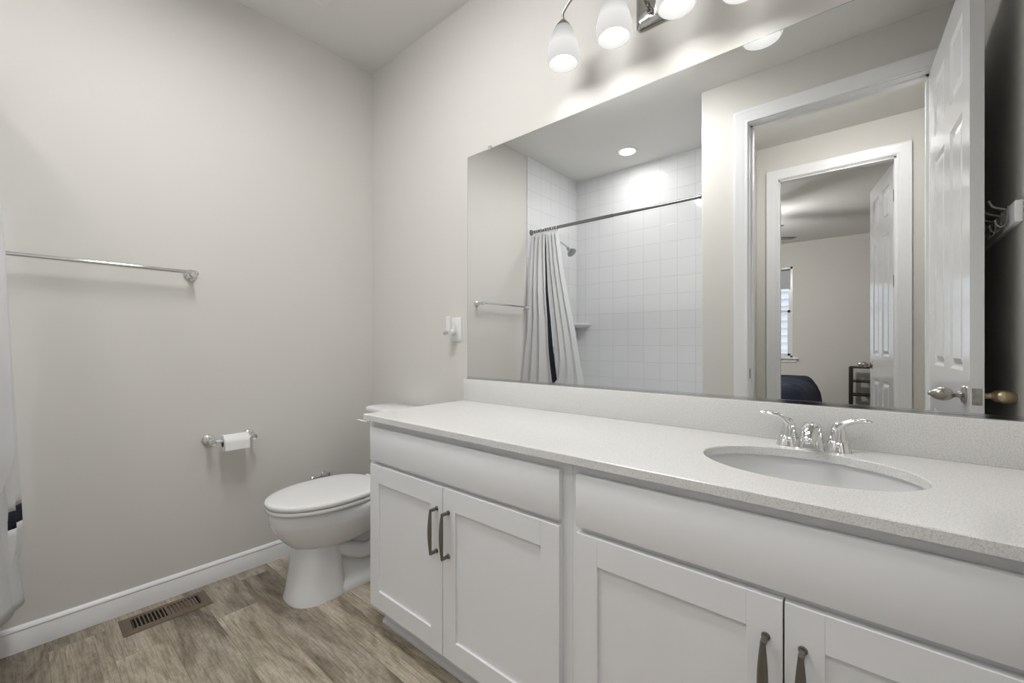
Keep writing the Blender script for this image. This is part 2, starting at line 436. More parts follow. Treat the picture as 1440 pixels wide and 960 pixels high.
# ---------------------------------------------------------------- six-panel doors
def door_leaf(name, wdt, hgt, loc, rz, side, label, knobs):
    """local x along the leaf from the hinge, y through its thickness (0..side*0.035)"""
    th = 0.035
    def yb(a, b_): return (a * side, b_ * side) if side > 0 else (b_ * side, a * side)
    bm = bmn()
    cols = [(0.125, 0.345), (0.455, wdt - 0.105)] if wdt > 0.75 else [(0.115, 0.315), (0.415, wdt - 0.115)]
    rows = [(0.24, 0.80), (1.0, 1.955), (2.065, 2.32)]
    y0, y1 = yb(0, th)
    z0 = 0.008
    xs = [0, cols[0][0], cols[0][1], cols[1][0], cols[1][1], wdt]
    for a, b_ in ((xs[0], xs[1]), (xs[2], xs[3]), (xs[4], xs[5])): box(bm, a, b_, y0, y1, z0, hgt)
    zr = [z0, rows[0][0], rows[0][1], rows[1][0], rows[1][1], rows[2][0], rows[2][1], hgt]
    for c in cols:
        for k in (0, 2, 4, 6): box(bm, c[0], c[1], y0, y1, zr[k], zr[k + 1])
    d = 0.009
    for c in cols:
        for r in rows:
            a, b_ = yb(d, th - d); box(bm, c[0], c[1], a, b_, r[0], r[1])
            for face, s in ((0.0, 1), (th, -1)):           # sloped sticking and raised field on both faces
                def pt(ins, dep): return [Vector((x, (face + s * dep) * side, z)) for x, z in ((c[0] + ins, r[0] + ins), (c[1] - ins, r[0] + ins), (c[1] - ins, r[1] - ins), (c[0] + ins, r[1] - ins))]
                loft(bm, [pt(0, 0.0), pt(0.012, d - 0.001), pt(0.020, d - 0.001), pt(0.042, 0.002)], False, True)
    o = link(name, bm, M['door'], None, False, origin=(0, 0, 0)); o.location = loc; o.rotation_euler = (0, 0, rz)
    WORLD[o.name] = Vector((0, 0, 0))
    tag(o, label, 'door', kind='structure')
    kz = 0.915; kx = wdt - 0.064
    prof = [(0.001, 0), (0.033, 0), (0.033, 0.004), (0.028, 0.009), (0.014, 0.012), (0.011, 0.018), (0.011, 0.026), (0.014, 0.030), (0.021, 0.038), (0.0255, 0.050), (0.026, 0.060), (0.0225, 0.074), (0.015, 0.086), (0.009, 0.091), (0.007, 0.096), (0.001, 0.098)]
    for k, (outer, mt, lb) in enumerate(knobs):
        b2 = bmn()
        if outer:   # on the y=0 face
            yy = 0; ax = '-Y' if side > 0 else 'Y'
        else:
            yy = th * side; ax = 'Y' if side > 0 else '-Y'
        lathe(b2, prof, (kx, yy, kz), ax, 28)
        kb = link('door_knob', b2, mt, o); 
        if lb: kb['label'] = lb
    b2 = bmn(); ym = th * side / 2
    box(b2, wdt, wdt + 0.0015, ym - 0.0125, ym + 0.0125, kz - 0.029, kz + 0.029, 0.0006)
    lp = link('latch_plate', b2, M['nickel'], o)
    b2 = bmn(); lathe(b2, [(0.001, 0), (0.009, 0), (0.008, 0.007), (0.001, 0.008)], (wdt + 0.0015, ym, kz), 'X', 20)
    link('latch_bolt', b2, M['nickel'], lp)
    for hz in (0.25, 1.20 if wdt > 0.75 else 1.56, 2.19):
        b2 = bmn(); yk = (0.006 + th) * side
        lathe(b2, [(0.001, -0.046), (0.005, -0.046), (0.0065, -0.044), (0.0065, 0.044), (0.005, 0.046), (0.001, 0.046)], (-0.005, yk, hz), 'Z', 12)
        box(b2, -0.006, -0.0005, 0 if side > 0 else -0.03, 0.03 if side > 0 else 0, hz - 0.044, hz + 0.044)
        link('hinge', b2, M['hinge'], o)
    return o
door_leaf('door_1', 0.772, 2.435, (2.534, W0 - 0.004, 0), math.radians(86.5), -1,
          'white six-panel door standing open into the bathroom, seen in the mirror', [(True, M['nickel'], None), (False, M['brass'], 'knob tinted warm brass, on the dark side of the door')])
door_leaf('door_2', 0.712, 2.435, (2.430, HY - T - 0.006, 0), math.radians(-101), 1,
          'white six-panel bedroom door standing open beyond the hall', [(True, M['nickel'], None), (False, M['nickel'], None)])

# ---------------------------------------------------------------- vanity
FY = -0.516       # face frame
def shaker(x0, x1, z0, z1, y):
    bm = bmn(); s, r, d = 0.058, 0.066, 0.019; e = 0.0008
    box(bm, x0, x0 + s, y - d, y, z0, z1, e, 1); box(bm, x1 - s, x1, y - d, y, z0, z1, e, 1)
    box(bm, x0 + s, x1 - s, y - d, y, z1 - r, z1, e, 1); box(bm, x0 + s, x1 - s, y - d, y, z0, z0 + r, e, 1)
    box(bm, x0 + s - 0.003, x1 - s + 0.003, y - d + 0.007, y - 0.003, z0 + r - 0.003, z1 - r + 0.003)
    return bm
def pull(parent, x, z0, z1, y):
    bm = bmn(); n = 16; zc = (z0 + z1) / 2; hl = (z1 - z0) / 2
    rings = []
    for i in range(n + 1):
        t = -1 + 2 * i / n; z = zc + t * hl
        hw = 0.0042 + 0.0048 * (1 - t * t) ** 1.2; hd = 0.0038 + 0.001 * (1 - t * t)
        yy = y - 0.026 - 0.004 * (1 - t * t)
        rings.append([Vector((x + hw * math.cos(a) * 1.0, yy + hd * math.sin(a), z)) for a in [2 * PI * k / 12 for k in range(12)]])
    loft(bm, rings)
    for z in (z0 + 0.004, z1 - 0.004):
        box(bm, x - 0.0045, x + 0.0045, y - 0.029, y, z - 0.0045, z + 0.0045, 0.0015)
        lathe(bm, [(0.001, 0), (0.0075, 0), (0.0065, 0.004), (0.001, 0.004)], (x, y, z), '-Y', 16)
    return link('handle', bm, M['pull'], parent)
def cabinet(x0, x1, label, filler=0):
    c = thing('vanity_cabinet', label, 'cabinet', ((x0 + x1) / 2, -0.26, 0), 'vanity cabinets under the worktop')
    bm = bmn()
    box(bm, x0, x0 + 0.016, FY + 0.0195, -0.002, 0.101, 0.807); box(bm, x1 - 0.016, x1 - 0.0004, FY + 0.0195, -0.002, 0.101, 0.807)
    box(bm, x0 + 0.016, x1 - 0.016, FY + 0.02, -0.002, 0.101, 0.118); box(bm, x0 + 0.016, x1 - 0.016, -0.010, -0.002, 0.118, 0.800)
    link('carcass', bm, M['cab'], c, False)
    bm = bmn(); e = 0.0006
    box(bm, x0, x0 + 0.038, FY, FY + 0.019, 0.101, 0.807, e, 1); box(bm, x1 - 0.040, x1 + filler - 0.0004, FY, FY + 0.019, 0.101, 0.807, e, 1)
    box(bm, x0 + 0.038, x1 - 0.040, FY, FY + 0.019, 0.765, 0.807, e, 1); box(bm, x0 + 0.038, x1 - 0.040, FY, FY + 0.019, 0.630, 0.675, e, 1)
    box(bm, x0 + 0.038, x1 - 0.040, FY, FY + 0.019, 0.101, 0.135, e, 1)
    link('face_frame', bm, M['cab'], c, False)
    bm = bmn(); box(bm, x0 + 0.004, x1 + filler, -0.462, -0.448, 0, 0.101)
    prof = [(0, 0), (0.011, 0), (0.010, 0.008), (0.006, 0.013), (0, 0.015)]
    loft(bm, [[Vector((x, -0.462 - a, z)) for a, z in prof] for x in (x0 + 0.004, x1 + filler)])
    link('toe_kick', bm, M['cab'], c, False)
    a, b_ = x0 + 0.018, x1 - 0.029 if filler == 0 else x1 - 0.023
    if filler: a = x0 + 0.020
    bm = bmn(); box(bm, a, b_, FY - 0.019, FY, 0.658, 0.783, 0.0012, 2); link('drawer_front', bm, M['cab'], c, True)
    m_ = (a + b_) / 2 - (0.0115 if filler == 0 else 0.006)
    for i, (u, v) in enumerate(((a, m_ - 0.0015), (m_ + 0.0015, b_))):
        d = link('door', shaker(u, v, 0.109, 0.643, FY), M['cab'], c, False)
        hx = (v - 0.026) if i == 0 else (u + 0.027)
        pull(d, hx, 0.430, 0.574, FY - 0.019)
    return c
cabinet(0.847, 1.760, 'white two-door vanity cabinet beside the toilet, with bronze-grey pulls')
cabinet(1.760, 2.672, 'white two-door vanity cabinet under the sink, right of the other', 0.027)

# worktop with an oval cut-out
SX, SY, SA, SB = 2.208, -0.270, 0.206, 0.150
X0, X1, Y0, Y1, ZT, ZB = 0.832, XR - 0.001, -0.5445, -0.001, 0.829, 0.808
bm = bmn(); angs = [2 * PI * i / 96 for i in range(96)] + [math.atan2(y - SY, x - SX) % (2 * PI) for x in (X0, X1) for y in (Y0, Y1)]
angs = sorted(set(round(a, 6) for a in angs))
def rect_hit(a):
    c, s = math.cos(a), math.sin(a); t = 1e9
    if abs(c) > 1e-9: t = min(t, ((X1 if c > 0 else X0) - SX) / c)
    if abs(s) > 1e-9: t = min(t, ((Y1 if s > 0 else Y0) - SY) / s)
    return SX + c * t, SY + s * t
def el(a, k=0.0):
    c, s = math.cos(a), math.sin(a); r = 1 / math.sqrt((c / (SA + k)) ** 2 + (s / (SB + k)) ** 2); return SX + c * r, SY + s * r
e = 0.002
rings = []
for fn, z in ((lambda a: el(a), ZB), (lambda a: el(a), ZT - e), (lambda a: el(a, e), ZT), (rect_hit, ZT), (rect_hit, ZB)):
    rings.append([Vector((*fn(a), z)) for a in angs])
rings[3] = [Vector((min(max(p.x, X0 + e), X1), max(p.y, Y0 + e), p.z)) for p in rings[3]]
mid = [Vector((p.x if X0 + e < q.x < X1 else q.x, p.y if q.y > Y0 + e else q.y, ZT - e)) for p, q in zip(rings[3], rings[4])]
rings.insert(4, [Vector((q.x, q.y, ZT - e)) for q in rings[4]])
rings.append(rings[0])
vs = loft(bm, rings, False, False); bmesh.ops.remove_doubles(bm, verts=bm.verts[:], dist=1e-6)
wt = thing('worktop', 'white speckled quartz worktop and backsplash along the vanity', 'countertop', (1.76, -0.27, ZB))
link('slab', bm, M['quartz'], wt, True, angle=25)
bm = bmn(); box(bm, X0, X1, -0.020, -0.001, ZT, 0.931, 0.0012); link('backsplash', bm, M['quartz'], wt, True)

# sink
sk = thing('sink', 'white oval undermount sink basin set in the quartz worktop', 'sink', (SX, SY, 0.66))
bm = bmn(); rings = []
for k in range(15):
    t = k / 14; a = t * PI / 2
    rr = math.cos(a) ** 0.55; z = 0.808 - 0.135 * math.sin(a) ** 0.9
    rings.append([Vector((SX + (SA + 0.008) * max(rr, 0.10) * math.cos(q), SY + (SB + 0.008) * max(rr, 0.10) * math.sin(q), z)) for q in [2 * PI * i / 64 for i in range(64)]])
outer = [[Vector((SX + (p.x - SX) * 1.05, SY + (p.y - SY) * 1.06, p.z - 0.008 if i else p.z)) for p in r] for i, r in enumerate(rings)]
loft(bm, list(reversed(outer)) + rings, True, True)
link('basin', bm, M['basin'], sk, True)
bm = bmn(); lathe(bm, [(0.001, 0), (0.022, 0), (0.022, 0.003), (0.018, 0.004), (0.016, 0.002), (0.012, 0.006), (0.001, 0.007)], (SX, SY, 0.6735), 'Z', 28); link('drain', bm, M['chrome'], sk)

# faucet
FX, FYY = 2.208, -0.070
fc = thing('faucet', 'chrome two-handle faucet on the worktop behind the sink', 'faucet', (FX, FYY, ZT))
def rr(cx_, cy_, a, b_, z, n=32, p=4): return ell(cx_, cy_, a, b_, z, n, p)
bm = bmn()
loft(bm, [rr(FX, FYY, 0.052, 0.020, ZT), rr(FX, FYY, 0.050, 0.018, ZT + 0.018), rr(FX, FYY, 0.049, 0.016, ZT + 0.020)])
for sx in (-1, 1):
    hx = FX + sx * 0.053
    loft(bm, [rr(hx, FYY, 0.0275, 0.0275, ZT, p=3), rr(hx, FYY, 0.0225, 0.0225, ZT + 0.024, p=2.6), rr(hx, FYY, 0.0205, 0.0205, ZT + 0.026, p=2.4)])
link('base', bm, M['chrome'], fc)
bm = bmn()
loft(bm, [rr(FX, FYY - 0.006, 0.0285, 0.030, ZT, p=4), rr(FX, FYY - 0.008, 0.026, 0.029, ZT + 0.012, p=3.4), rr(FX, FYY - 0.006, 0.0235, 0.026, ZT + 0.03, p=3), rr(FX, FYY, 0.021, 0.022, ZT + 0.045, p=2.4), rr(FX, FYY, 0.014, 0.015, ZT + 0.058, p=2)])
rings = []
for (y, z, hw, hh) in ((FYY + 0.010, ZT + 0.040, 0.019, 0.016), (FYY - 0.002, ZT + 0.050, 0.0215, 0.018), (FYY - 0.025, ZT + 0.054, 0.0215, 0.0175), (FYY - 0.050, ZT + 0.050, 0.020, 0.016), (FYY - 0.072, ZT + 0.042, 0.0175, 0.014), (FYY - 0.088, ZT + 0.032, 0.015, 0.012), (FYY - 0.094, ZT + 0.026, 0.010, 0.008)):
    rings.append([Vector((FX + hw * math.cos(q), y, z + hh * math.sin(q))) for q in [2 * PI * i / 24 for i in range(24)]])
loft(bm, rings)
link('spout', bm, M['chrome'], fc)
for sx in (-1, 1):
    hx = FX + sx * 0.053; bm = bmn()
    lathe(bm, [(0.0205, 0.026), (0.0195, 0.032), (0.0165, 0.048), (0.0135, 0.060), (0.010, 0.068), (0.004, 0.072), (0.0005, 0.0725)], (hx, FYY, ZT), 'Z', 28)
    pts = spline([(hx + sx * 0.000, FYY, ZT + 0.058), (hx + sx * 0.012, FYY - 0.002, ZT + 0.070), (hx + sx * 0.030, FYY - 0.006, ZT + 0.079), (hx + sx * 0.052, FYY - 0.010, ZT + 0.082), (hx + sx * 0.066, FYY - 0.012, ZT + 0.082)], 6)
    n = len(pts); tube(bm, pts, [0.0115 * (1 - i / (n - 1)) + 0.0058 for i in range(n - 1)] + [0.0025], 14, 0.55)
    link('lever_handle', bm, M['chrome'], fc)

# ---------------------------------------------------------------- mirror
mr = thing('mirror', 'large frameless mirror above the vanity backsplash', 'mirror', (1.77, -0.003, 0.9365))
MX0, MX1, MZ0, MZ1 = 0.844, 2.68, 0.9365, 1.990
bm = bmn(); box(bm, MX0, MX1, -0.0055, -0.0005, MZ0, MZ1); link('backing', bm, M['mirror_edge'], mr, False)
bm = bmn(); box(bm, MX0 + 0.0018, MX1 - 0.0018, -0.0062, -0.0054, MZ0 + 0.0018, MZ1 - 0.0018); link('glass', bm, M['mirror'], mr, False)
for x, z in ((0.992, MZ1), (2.60, MZ1)):
    bm = bmn(); box(bm, x - 0.008, x + 0.008, -0.010, -0.001, z - 0.006, z + 0.012, 0.002)
    lathe(bm, [(0.001, 0), (0.003, 0), (0.003, 0.002), (0.001, 0.002)], (x, -0.010, z + 0.006), '-Y', 12)
    link('clip', bm, M['clip'], mr)
bm = bmn(); box(bm, MX0, MX1, -0.0085, -0.0005, MZ0 - 0.0052, MZ0); box(bm, MX0, MX1, -0.0085, -0.007, MZ0 - 0.0005, MZ0 + 0.005); link('bottom_channel', bm, M['chrome'], mr, False)

# ---------------------------------------------------------------- outlet and plug-in
ol = thing('outlet', 'white wall outlet plate left of the mirror', 'outlet', (0.762, -0.001, 1.168))
bm = bmn(); box(bm, 0.725, 0.799, -0.006, 0, 1.110, 1.228, 0.002); link('cover_plate', bm, M['plastic'], ol)
bm = bmn(); box(bm, 0.744, 0.780, -0.0085, -0.005, 1.134, 1.204, 0.001); link('receptacle', bm, M['plastic'], ol)
nl = thing('plug_in_night_light', 'white plug-in night light with chrome knobs in the wall outlet', 'night light', (0.748, -0.035, 1.14))
bm = bmn(); box(bm, 0.738, 0.768, -0.030, -0.0085, 1.150, 1.190, 0.003)
lathe(bm, [(0.001, 0), (0.013, 0.0), (0.0145, 0.004), (0.0145, 0.070), (0.011, 0.074), (0.001, 0.074)], (0.748, -0.042, 1.156), 'Z', 24)
link('body', bm, M['plastic'], nl)
bm = bmn(); lathe(bm, [(0.001, 0), (0.012, 0), (0.014, 0.006), (0.013, 0.018), (0.001, 0.018)], (0.765, -0.030, 1.155), '-Y', 20); link('dial', bm, M['plastic'], nl)
bm = bmn(); lathe(bm, [(0.001, 0), (0.008, 0), (0.0105, 0.006), (0.009, 0.014), (0.001, 0.017)], (0.757, -0.052, 1.152), '-Y', 20)
lathe(bm, [(0.001, 0), (0.008, 0), (0.010, 0.006), (0.008, 0.012), (0.001, 0.014)], (0.738, -0.047, 1.149), '-Y', 20); link('chrome_knobs', bm, M['chrome'], nl)

# ---------------------------------------------------------------- vanity light
LX = 1.775
vl = thing('vanity_light', 'nickel vanity light with four frosted glass shades above the mirror', 'wall light', (LX, 0, 2.18))
bm = bmn()
def rrx(cx_, z0, z1, hw, y, r=0.02, n=6):
    out = []
    for (sx, sz, a0) in ((1, 1, 0), (-1, 1, 90), (-1, -1, 180), (1, -1, 270)):
        for k in range(n + 1):
            a = math.radians(a0 + 90 * k / n)
            out.append(Vector((cx_ + sx * (hw - r) + r * math.cos(a), y, (z1 - r if sz > 0 else z0 + r) + r * math.sin(a))))
    return out
loft(bm, [rrx(LX, 2.180, 2.325, 0.078, -0.0005), rrx(LX, 2.180, 2.325, 0.078, -0.008), rrx(LX, 2.186, 2.319, 0.072, -0.016), rrx(LX, 2.195, 2.310, 0.063, -0.022)])
box(bm, LX - 0.006, LX + 0.006, -0.026, -0.018, 2.200, 2.306, 0.003)
link('backplate', bm, M['nickel_plate'], vl)
shade_x = [(1.475, 2.106), (1.675, 2.106), (1.880, 2.106), (2.058, 2.062)]
for i, (sx_, sz) in enumerate(shade_x):
    ctr = (sx_, -0.132, sz)
    side = -1 if sx_ < LX else 1
    inner = abs(sx_ - LX) < 0.15
    s0 = (LX + side * (0.022 if inner else 0.036), -0.020, 2.222 if inner else 2.25)
    bm = bmn()
    top = sz + 0.155
    pts = spline([s0, (s0[0] + side * 0.006, -0.055, s0[2] + 0.004), ((s0[0] * 0.65 + sx_ * 0.35), -0.100, top + (0.05 if inner else 0.045)), ((s0[0] * 0.25 + sx_ * 0.75), -0.128, top + 0.070), (sx_ - side * 0.004, -0.132, top + 0.035), (sx_, -0.132, top)], 7)
    tube(bm, pts, 0.0048, 12)
    t2 = bmesh.new(); lathe(t2, [(0.001, 0), (0.011, 0), (0.011, 0.006), (0.007, 0.010), (0.001, 0.010)], (0, 0, 0), '-Y', 16)
    merge(bm, t2, Matrix.Translation(s0))
    arm = link('arm', bm, M['nickel'], vl)
    bm = bmn(); lathe(bm, [(0.001, 0.160), (0.007, 0.159), (0.012, 0.155), (0.018, 0.147), (0.026, 0.137), (0.0305, 0.127), (0.0305, 0.123), (0.001, 0.123)], ctr, 'Z', 28); link('socket_cap', bm, M['nickel'], arm)
    bm = bmn()
    prof = [(0.0290, 0.130), (0.037, 0.114), (0.0455, 0.092), (0.0535, 0.064), (0.0585, 0.038), (0.0595, 0.022), (0.0575, 0.009), (0.0535, 0.001), (0.0510, 0.000), (0.0505, 0.003), (0.0545, 0.011), (0.0565, 0.023), (0.0555, 0.038), (0.0505, 0.064), (0.0425, 0.092), (0.034, 0.114), (0.026, 0.130)]
    lathe(bm, prof + [prof[0]], ctr, 'Z', 40, False, False); bmesh.ops.remove_doubles(bm, verts=bm.verts[:], dist=1e-6)
    sh = link('shade', bm, M['shade'], vl, origin=ctr)
    bm = bmn(); R_ = 0.027
    prof = [(0.001, 0.013)] + [(R_ * math.sin(a), 0.040 - R_ * math.cos(a)) for a in [PI * k / 16 for k in range(1, 12)]] + [(0.016, 0.070), (0.013, 0.085), (0.001, 0.086)]
    lathe(bm, prof, ctr, 'Z', 28); link('bulb', bm, M['bulb'], sh)

# ---------------------------------------------------------------- toilet
TX_ = 0.432
tl = thing('toilet', 'white elongated toilet with closed lid between the wall and vanity', 'toilet', (TX_, -0.38, 0))
def egg(yf, yb_, hw, z, n=56, p=2.15, bp=2.6):
    """outline: rounded front at yf, squarer back at yb"""
    out = []; ym = yb_ + (yf - yb_) * 0.46
    for i in range(n):
        t = 2 * PI * i / n; c, s = math.cos(t), math.sin(t)
        if s < 0: q = 2 / p; y = ym + (ym - yf) * -abs(s) ** q
        else: q = 2 / bp; y = ym + (yb_ - ym) * abs(s) ** q
        out.append(Vector((TX_ + hw * math.copysign(abs(c) ** q, c), y, z)))
    return out
bm = bmn()
loft(bm, [egg(-0.615, -0.34, 0.085, 0.205), egg(-0.640, -0.30, 0.112, 0.222), egg(-0.672, -0.22, 0.142, 0.252), egg(-0.700, -0.14, 0.162, 0.285), egg(-0.718, -0.08, 0.174, 0.316), egg(-0.727, -0.06, 0.180, 0.335),
          egg(-0.730, -0.05, 0.182, 0.342), egg(-0.733, -0.05, 0.184, 0.372), egg(-0.731, -0.05, 0.182, 0.388), egg(-0.722, -0.06, 0.174, 0.394)])
loft(bm, [egg(-0.668, -0.44, 0.124, 0.0, p=2.5, bp=4), egg(-0.668, -0.44, 0.124, 0.006, p=2.5, bp=4), egg(-0.660, -0.445, 0.117, 0.030, p=2.5, bp=4), egg(-0.650, -0.45, 0.109, 0.10, p=2.5, bp=4), egg(-0.640, -0.455, 0.104, 0.17, p=2.5, bp=4), egg(-0.636, -0.455, 0.103, 0.23, p=2.5, bp=4)])
loft(bm, [egg(-0.60, -0.10, 0.118, 0.0, p=3), egg(-0.60, -0.10, 0.118, 0.020, p=3), egg(-0.58, -0.11, 0.105, 0.034, p=3), egg(-0.56, -0.12, 0.075, 0.055, p=3), egg(-0.50, -0.14, 0.060, 0.16, p=3), egg(-0.48, -0.12, 0.085, 0.30, p=3)])
for sx in (-1, 1):
    tube(bm, spline([(TX_ + sx * 0.060, -0.50, 0.215), (TX_ + sx * 0.066, -0.43, 0.170), (TX_ + sx * 0.068, -0.35, 0.135), (TX_ + sx * 0.068, -0.27, 0.155), (TX_ + sx * 0.066, -0.22, 0.21), (TX_ + sx * 0.06, -0.17, 0.25)], 6), 0.036, 16)
    tube(bm, spline([(TX_ + sx * 0.064, -0.30, 0.10), (TX_ + sx * 0.066, -0.235, 0.085), (TX_ + sx * 0.064, -0.18, 0.02)], 6), 0.030, 14)
    lathe(bm, [(0.016, 0), (0.016, 0.008), (0.012, 0.016), (0.001, 0.020)], (TX_ + sx * 0.098, -0.30, 0.026), 'Z', 20)
link('bowl', bm, M['porcelain'], tl, True, angle=50)
bm = bmn()
ro = [egg(-0.742, -0.250, 0.186, z, p=2.1, bp=2.8) for z in (0.397, 0.400, 0.412, 0.415)]
for k, s in ((0, 0.985), (3, 0.985)):
    ro[k] = [Vector((TX_ + (p.x - TX_) * s, -0.49 + (p.y + 0.49) * s, p.z)) for p in ro[k]]
loft(bm, ro); link('seat', bm, M['seat'], tl, True, angle=60)
bm = bmn(); rings = []
for z, s in ((0.4185, 0.985), (0.421, 0.997), (0.430, 1.0), (0.4355, 0.992), (0.4385, 0.965), (0.4400, 0.90), (0.4410, 0.6)):
    rings.append([Vector((TX_ + (p.x - TX_) * s, -0.49 + (p.y + 0.49) * s, z)) for p in egg(-0.745, -0.258, 0.188, z, p=2.1, bp=2.7)])
loft(bm, rings); link('lid', bm, M['seat'], tl, True, angle=60)
for sx in (-1, 1):
    bm = bmn(); tube(bm, [(TX_ + sx * 0.10, -0.232, 0.414), (TX_ + sx * 0.055, -0.232, 0.414)], 0.013, 16); box(bm, TX_ + sx * 0.078 - 0.02, TX_ + sx * 0.078 + 0.02, -0.245, -0.218, 0.394, 0.41, 0.004)
    link('seat_hinge', bm, M['seat'], tl)
def tankring(hw, yf, yb_, z, bow=0.012, n=48):
    out = []
    for i in range(n):
        t = 2 * PI * i / n; c, s = math.cos(t), math.sin(t); q = 2 / 7.0
        x = hw * math.copysign(abs(c) ** q, c); y = (yf + yb_) / 2 + (yb_ - yf) / 2 * math.copysign(abs(s) ** q, s)
        if s < 0: y -= bow * (1 - (x / hw) ** 2)
        out.append(Vector((TX_ + 0.012 + x, y, z)))
    return out
bm = bmn(); loft(bm, [tankring(0.165, -0.178, -0.035, 0.385), tankring(0.175, -0.185, -0.030, 0.40), tankring(0.180, -0.192, -0.027, 0.56), tankring(0.184, -0.197, -0.025, 0.737)])
link('tank', bm, M['porcelain'], tl, True, angle=50)
bm = bmn(); loft(bm, [tankring(0.186, -0.202, -0.022, 0.7375), tankring(0.192, -0.209, -0.018, 0.742), tankring(0.193, -0.210, -0.017, 0.757), tankring(0.190, -0.207, -0.020, 0.765), tankring(0.180, -0.198, -0.030, 0.7685)])
link('tank_lid', bm, M['porcelain'], tl, True, angle=60)
bm = bmn(); lathe(bm, [(0.001, 0), (0.014, 0), (0.014, 0.006), (0.009, 0.012), (0.001, 0.012)], (0.305, -0.200, 0.690), '-Y', 20); fl = link('flush_lever_mount', bm, M['chrome'], tl); bm = bmn()
tube(bm, spline([(0.305, -0.214, 0.690), (0.280, -0.222, 0.692), (0.252, -0.226, 0.694), (0.225, -0.226, 0.694)], 4), [0.006, 0.0065, 0.007, 0.007, 0.007, 0.007, 0.007, 0.007, 0.007, 0.0065, 0.006, 0.005, 0.003], 12, 0.7)
link('flush_lever', bm, M['plastic'], tl)

# water valve on the left wall behind the bowl
wv = thing('water_shutoff_valve', 'chrome shut-off valve on the wall beside the toilet lid', 'valve', (0.0, -0.300, 0.375))
bm = bmn(); lathe(bm, [(0.001, 0), (0.017, 0), (0.016, 0.003), (0.010, 0.008), (0.008, 0.012), (0.008, 0.060), (0.001, 0.060)], (0, -0.300, 0.378), 'X', 24)
lathe(bm, [(0.001, -0.016), (0.012, -0.016), (0.012, 0.018), (0.001, 0.018)], (0.052, -0.300, 0.378), 'Z', 20); link('body', bm, M['chrome'], wv)
bm = bmn(); tube(bm, [(0.052, -0.305, 0.380), (0.052, -0.335, 0.384)], 0.005, 10)
t2 = bmesh.new(); lathe(t2, [(0.001, -0.006), (0.018, -0.005), (0.022, 0), (0.018, 0.005), (0.001, 0.006)], (0, 0, 0), 'Z', 24)
merge(bm, t2, Matrix.Translation((0.052, -0.362, 0.386)) @ Matrix.Diagonal((0.6, 1.7, 1, 1))); link('oval_handle', bm, M['chrome'], wv)
bm = bmn(); tube(bm, spline([(0.052, -0.300, 0.368), (0.056, -0.28, 0.30), (0.10, -0.20, 0.22), (0.20, -0.13, 0.26), (0.265, -0.11, 0.34), (0.275, -0.11, 0.386)], 8), 0.005, 10); link('supply_hose', bm, M['nickel'], wv)

# ---------------------------------------------------------------- towel bar and paper holder on the left wall
def flange(bm, loc, r=0.027, out=0.07):
    lathe(bm, [(0.001, 0), (r, 0), (r, 0.004), (r * 0.88, 0.009), (r * 0.55, 0.013), (r * 0.42, 0.020), (r * 0.36, 0.030), (r * 0.36, out - 0.014), (r * 0.52, out - 0.010), (r * 0.56, out), (r * 0.48, out + 0.008), (0.001, out + 0.010)], loc, 'X', 28)
tb = thing('towel_bar', 'chrome towel bar with round end posts on the left wall', 'towel bar', (0, -1.205, 1.405))
for y in (-0.905, -1.505):
    bm = bmn(); flange(bm, (0, y, 1.404)); link('post', bm, M['chrome'], tb)
bm = bmn(); tube(bm, [(0.068, -0.905, 1.409), (0.068, -1.505, 1.409)], 0.0085, 16); link('bar', bm, M['chrome'], tb)
tp = thing('paper_holder', 'chrome toilet paper holder with two round posts', 'toilet paper holder', (0, -0.755, 0.65))
for y in (-0.838, -0.672):
    bm = bmn(); flange(bm, (0, y, 0.655)); link('post', bm, M['chrome'], tp)
bm = bmn(); tube(bm, [(0.068, -0.838, 0.655), (0.068, -0.672, 0.655)], 0.007, 16); link('roller', bm, M['plastic'], tp)
pr = thing('toilet_paper_roll', 'white toilet paper roll hanging on the chrome wall holder', 'toilet paper', (0.068, -0.745, 0.615))
bm = bmn(); prof = [(0.019, 0), (0.036, 0), (0.0365, 0.003), (0.0365, 0.098), (0.036, 0.101), (0.019, 0.101), (0.019, 0)]
lathe(bm, prof, (0.068, -0.800, 0.645), 'Y', 40, False, False); bmesh.ops.remove_doubles(bm, verts=bm.verts[:], dist=1e-6)
rings = []
for y in (-0.799, -0.700):
    rings.append([Vector((0.1048, y, 0.650)), Vector((0.1062, y, 0.625)), Vector((0.1060, y, 0.614)), Vector((0.1052, y, 0.614)), Vector((0.1052, y, 0.625)), Vector((0.1040, y, 0.650))])
loft(bm, rings); link('paper', bm, M['paper'], pr, True)
bm = bmn(); lathe(bm, [(0.0175, 0.0005), (0.0188, 0.0005), (0.0188, 0.1005), (0.0175, 0.1005), (0.0175, 0.0005)], (0.068, -0.800, 0.645), 'Y', 32, False, False); bmesh.ops.remove_doubles(bm, verts=bm.verts[:], dist=1e-6); link('cardboard_core', bm, M['core'], pr)

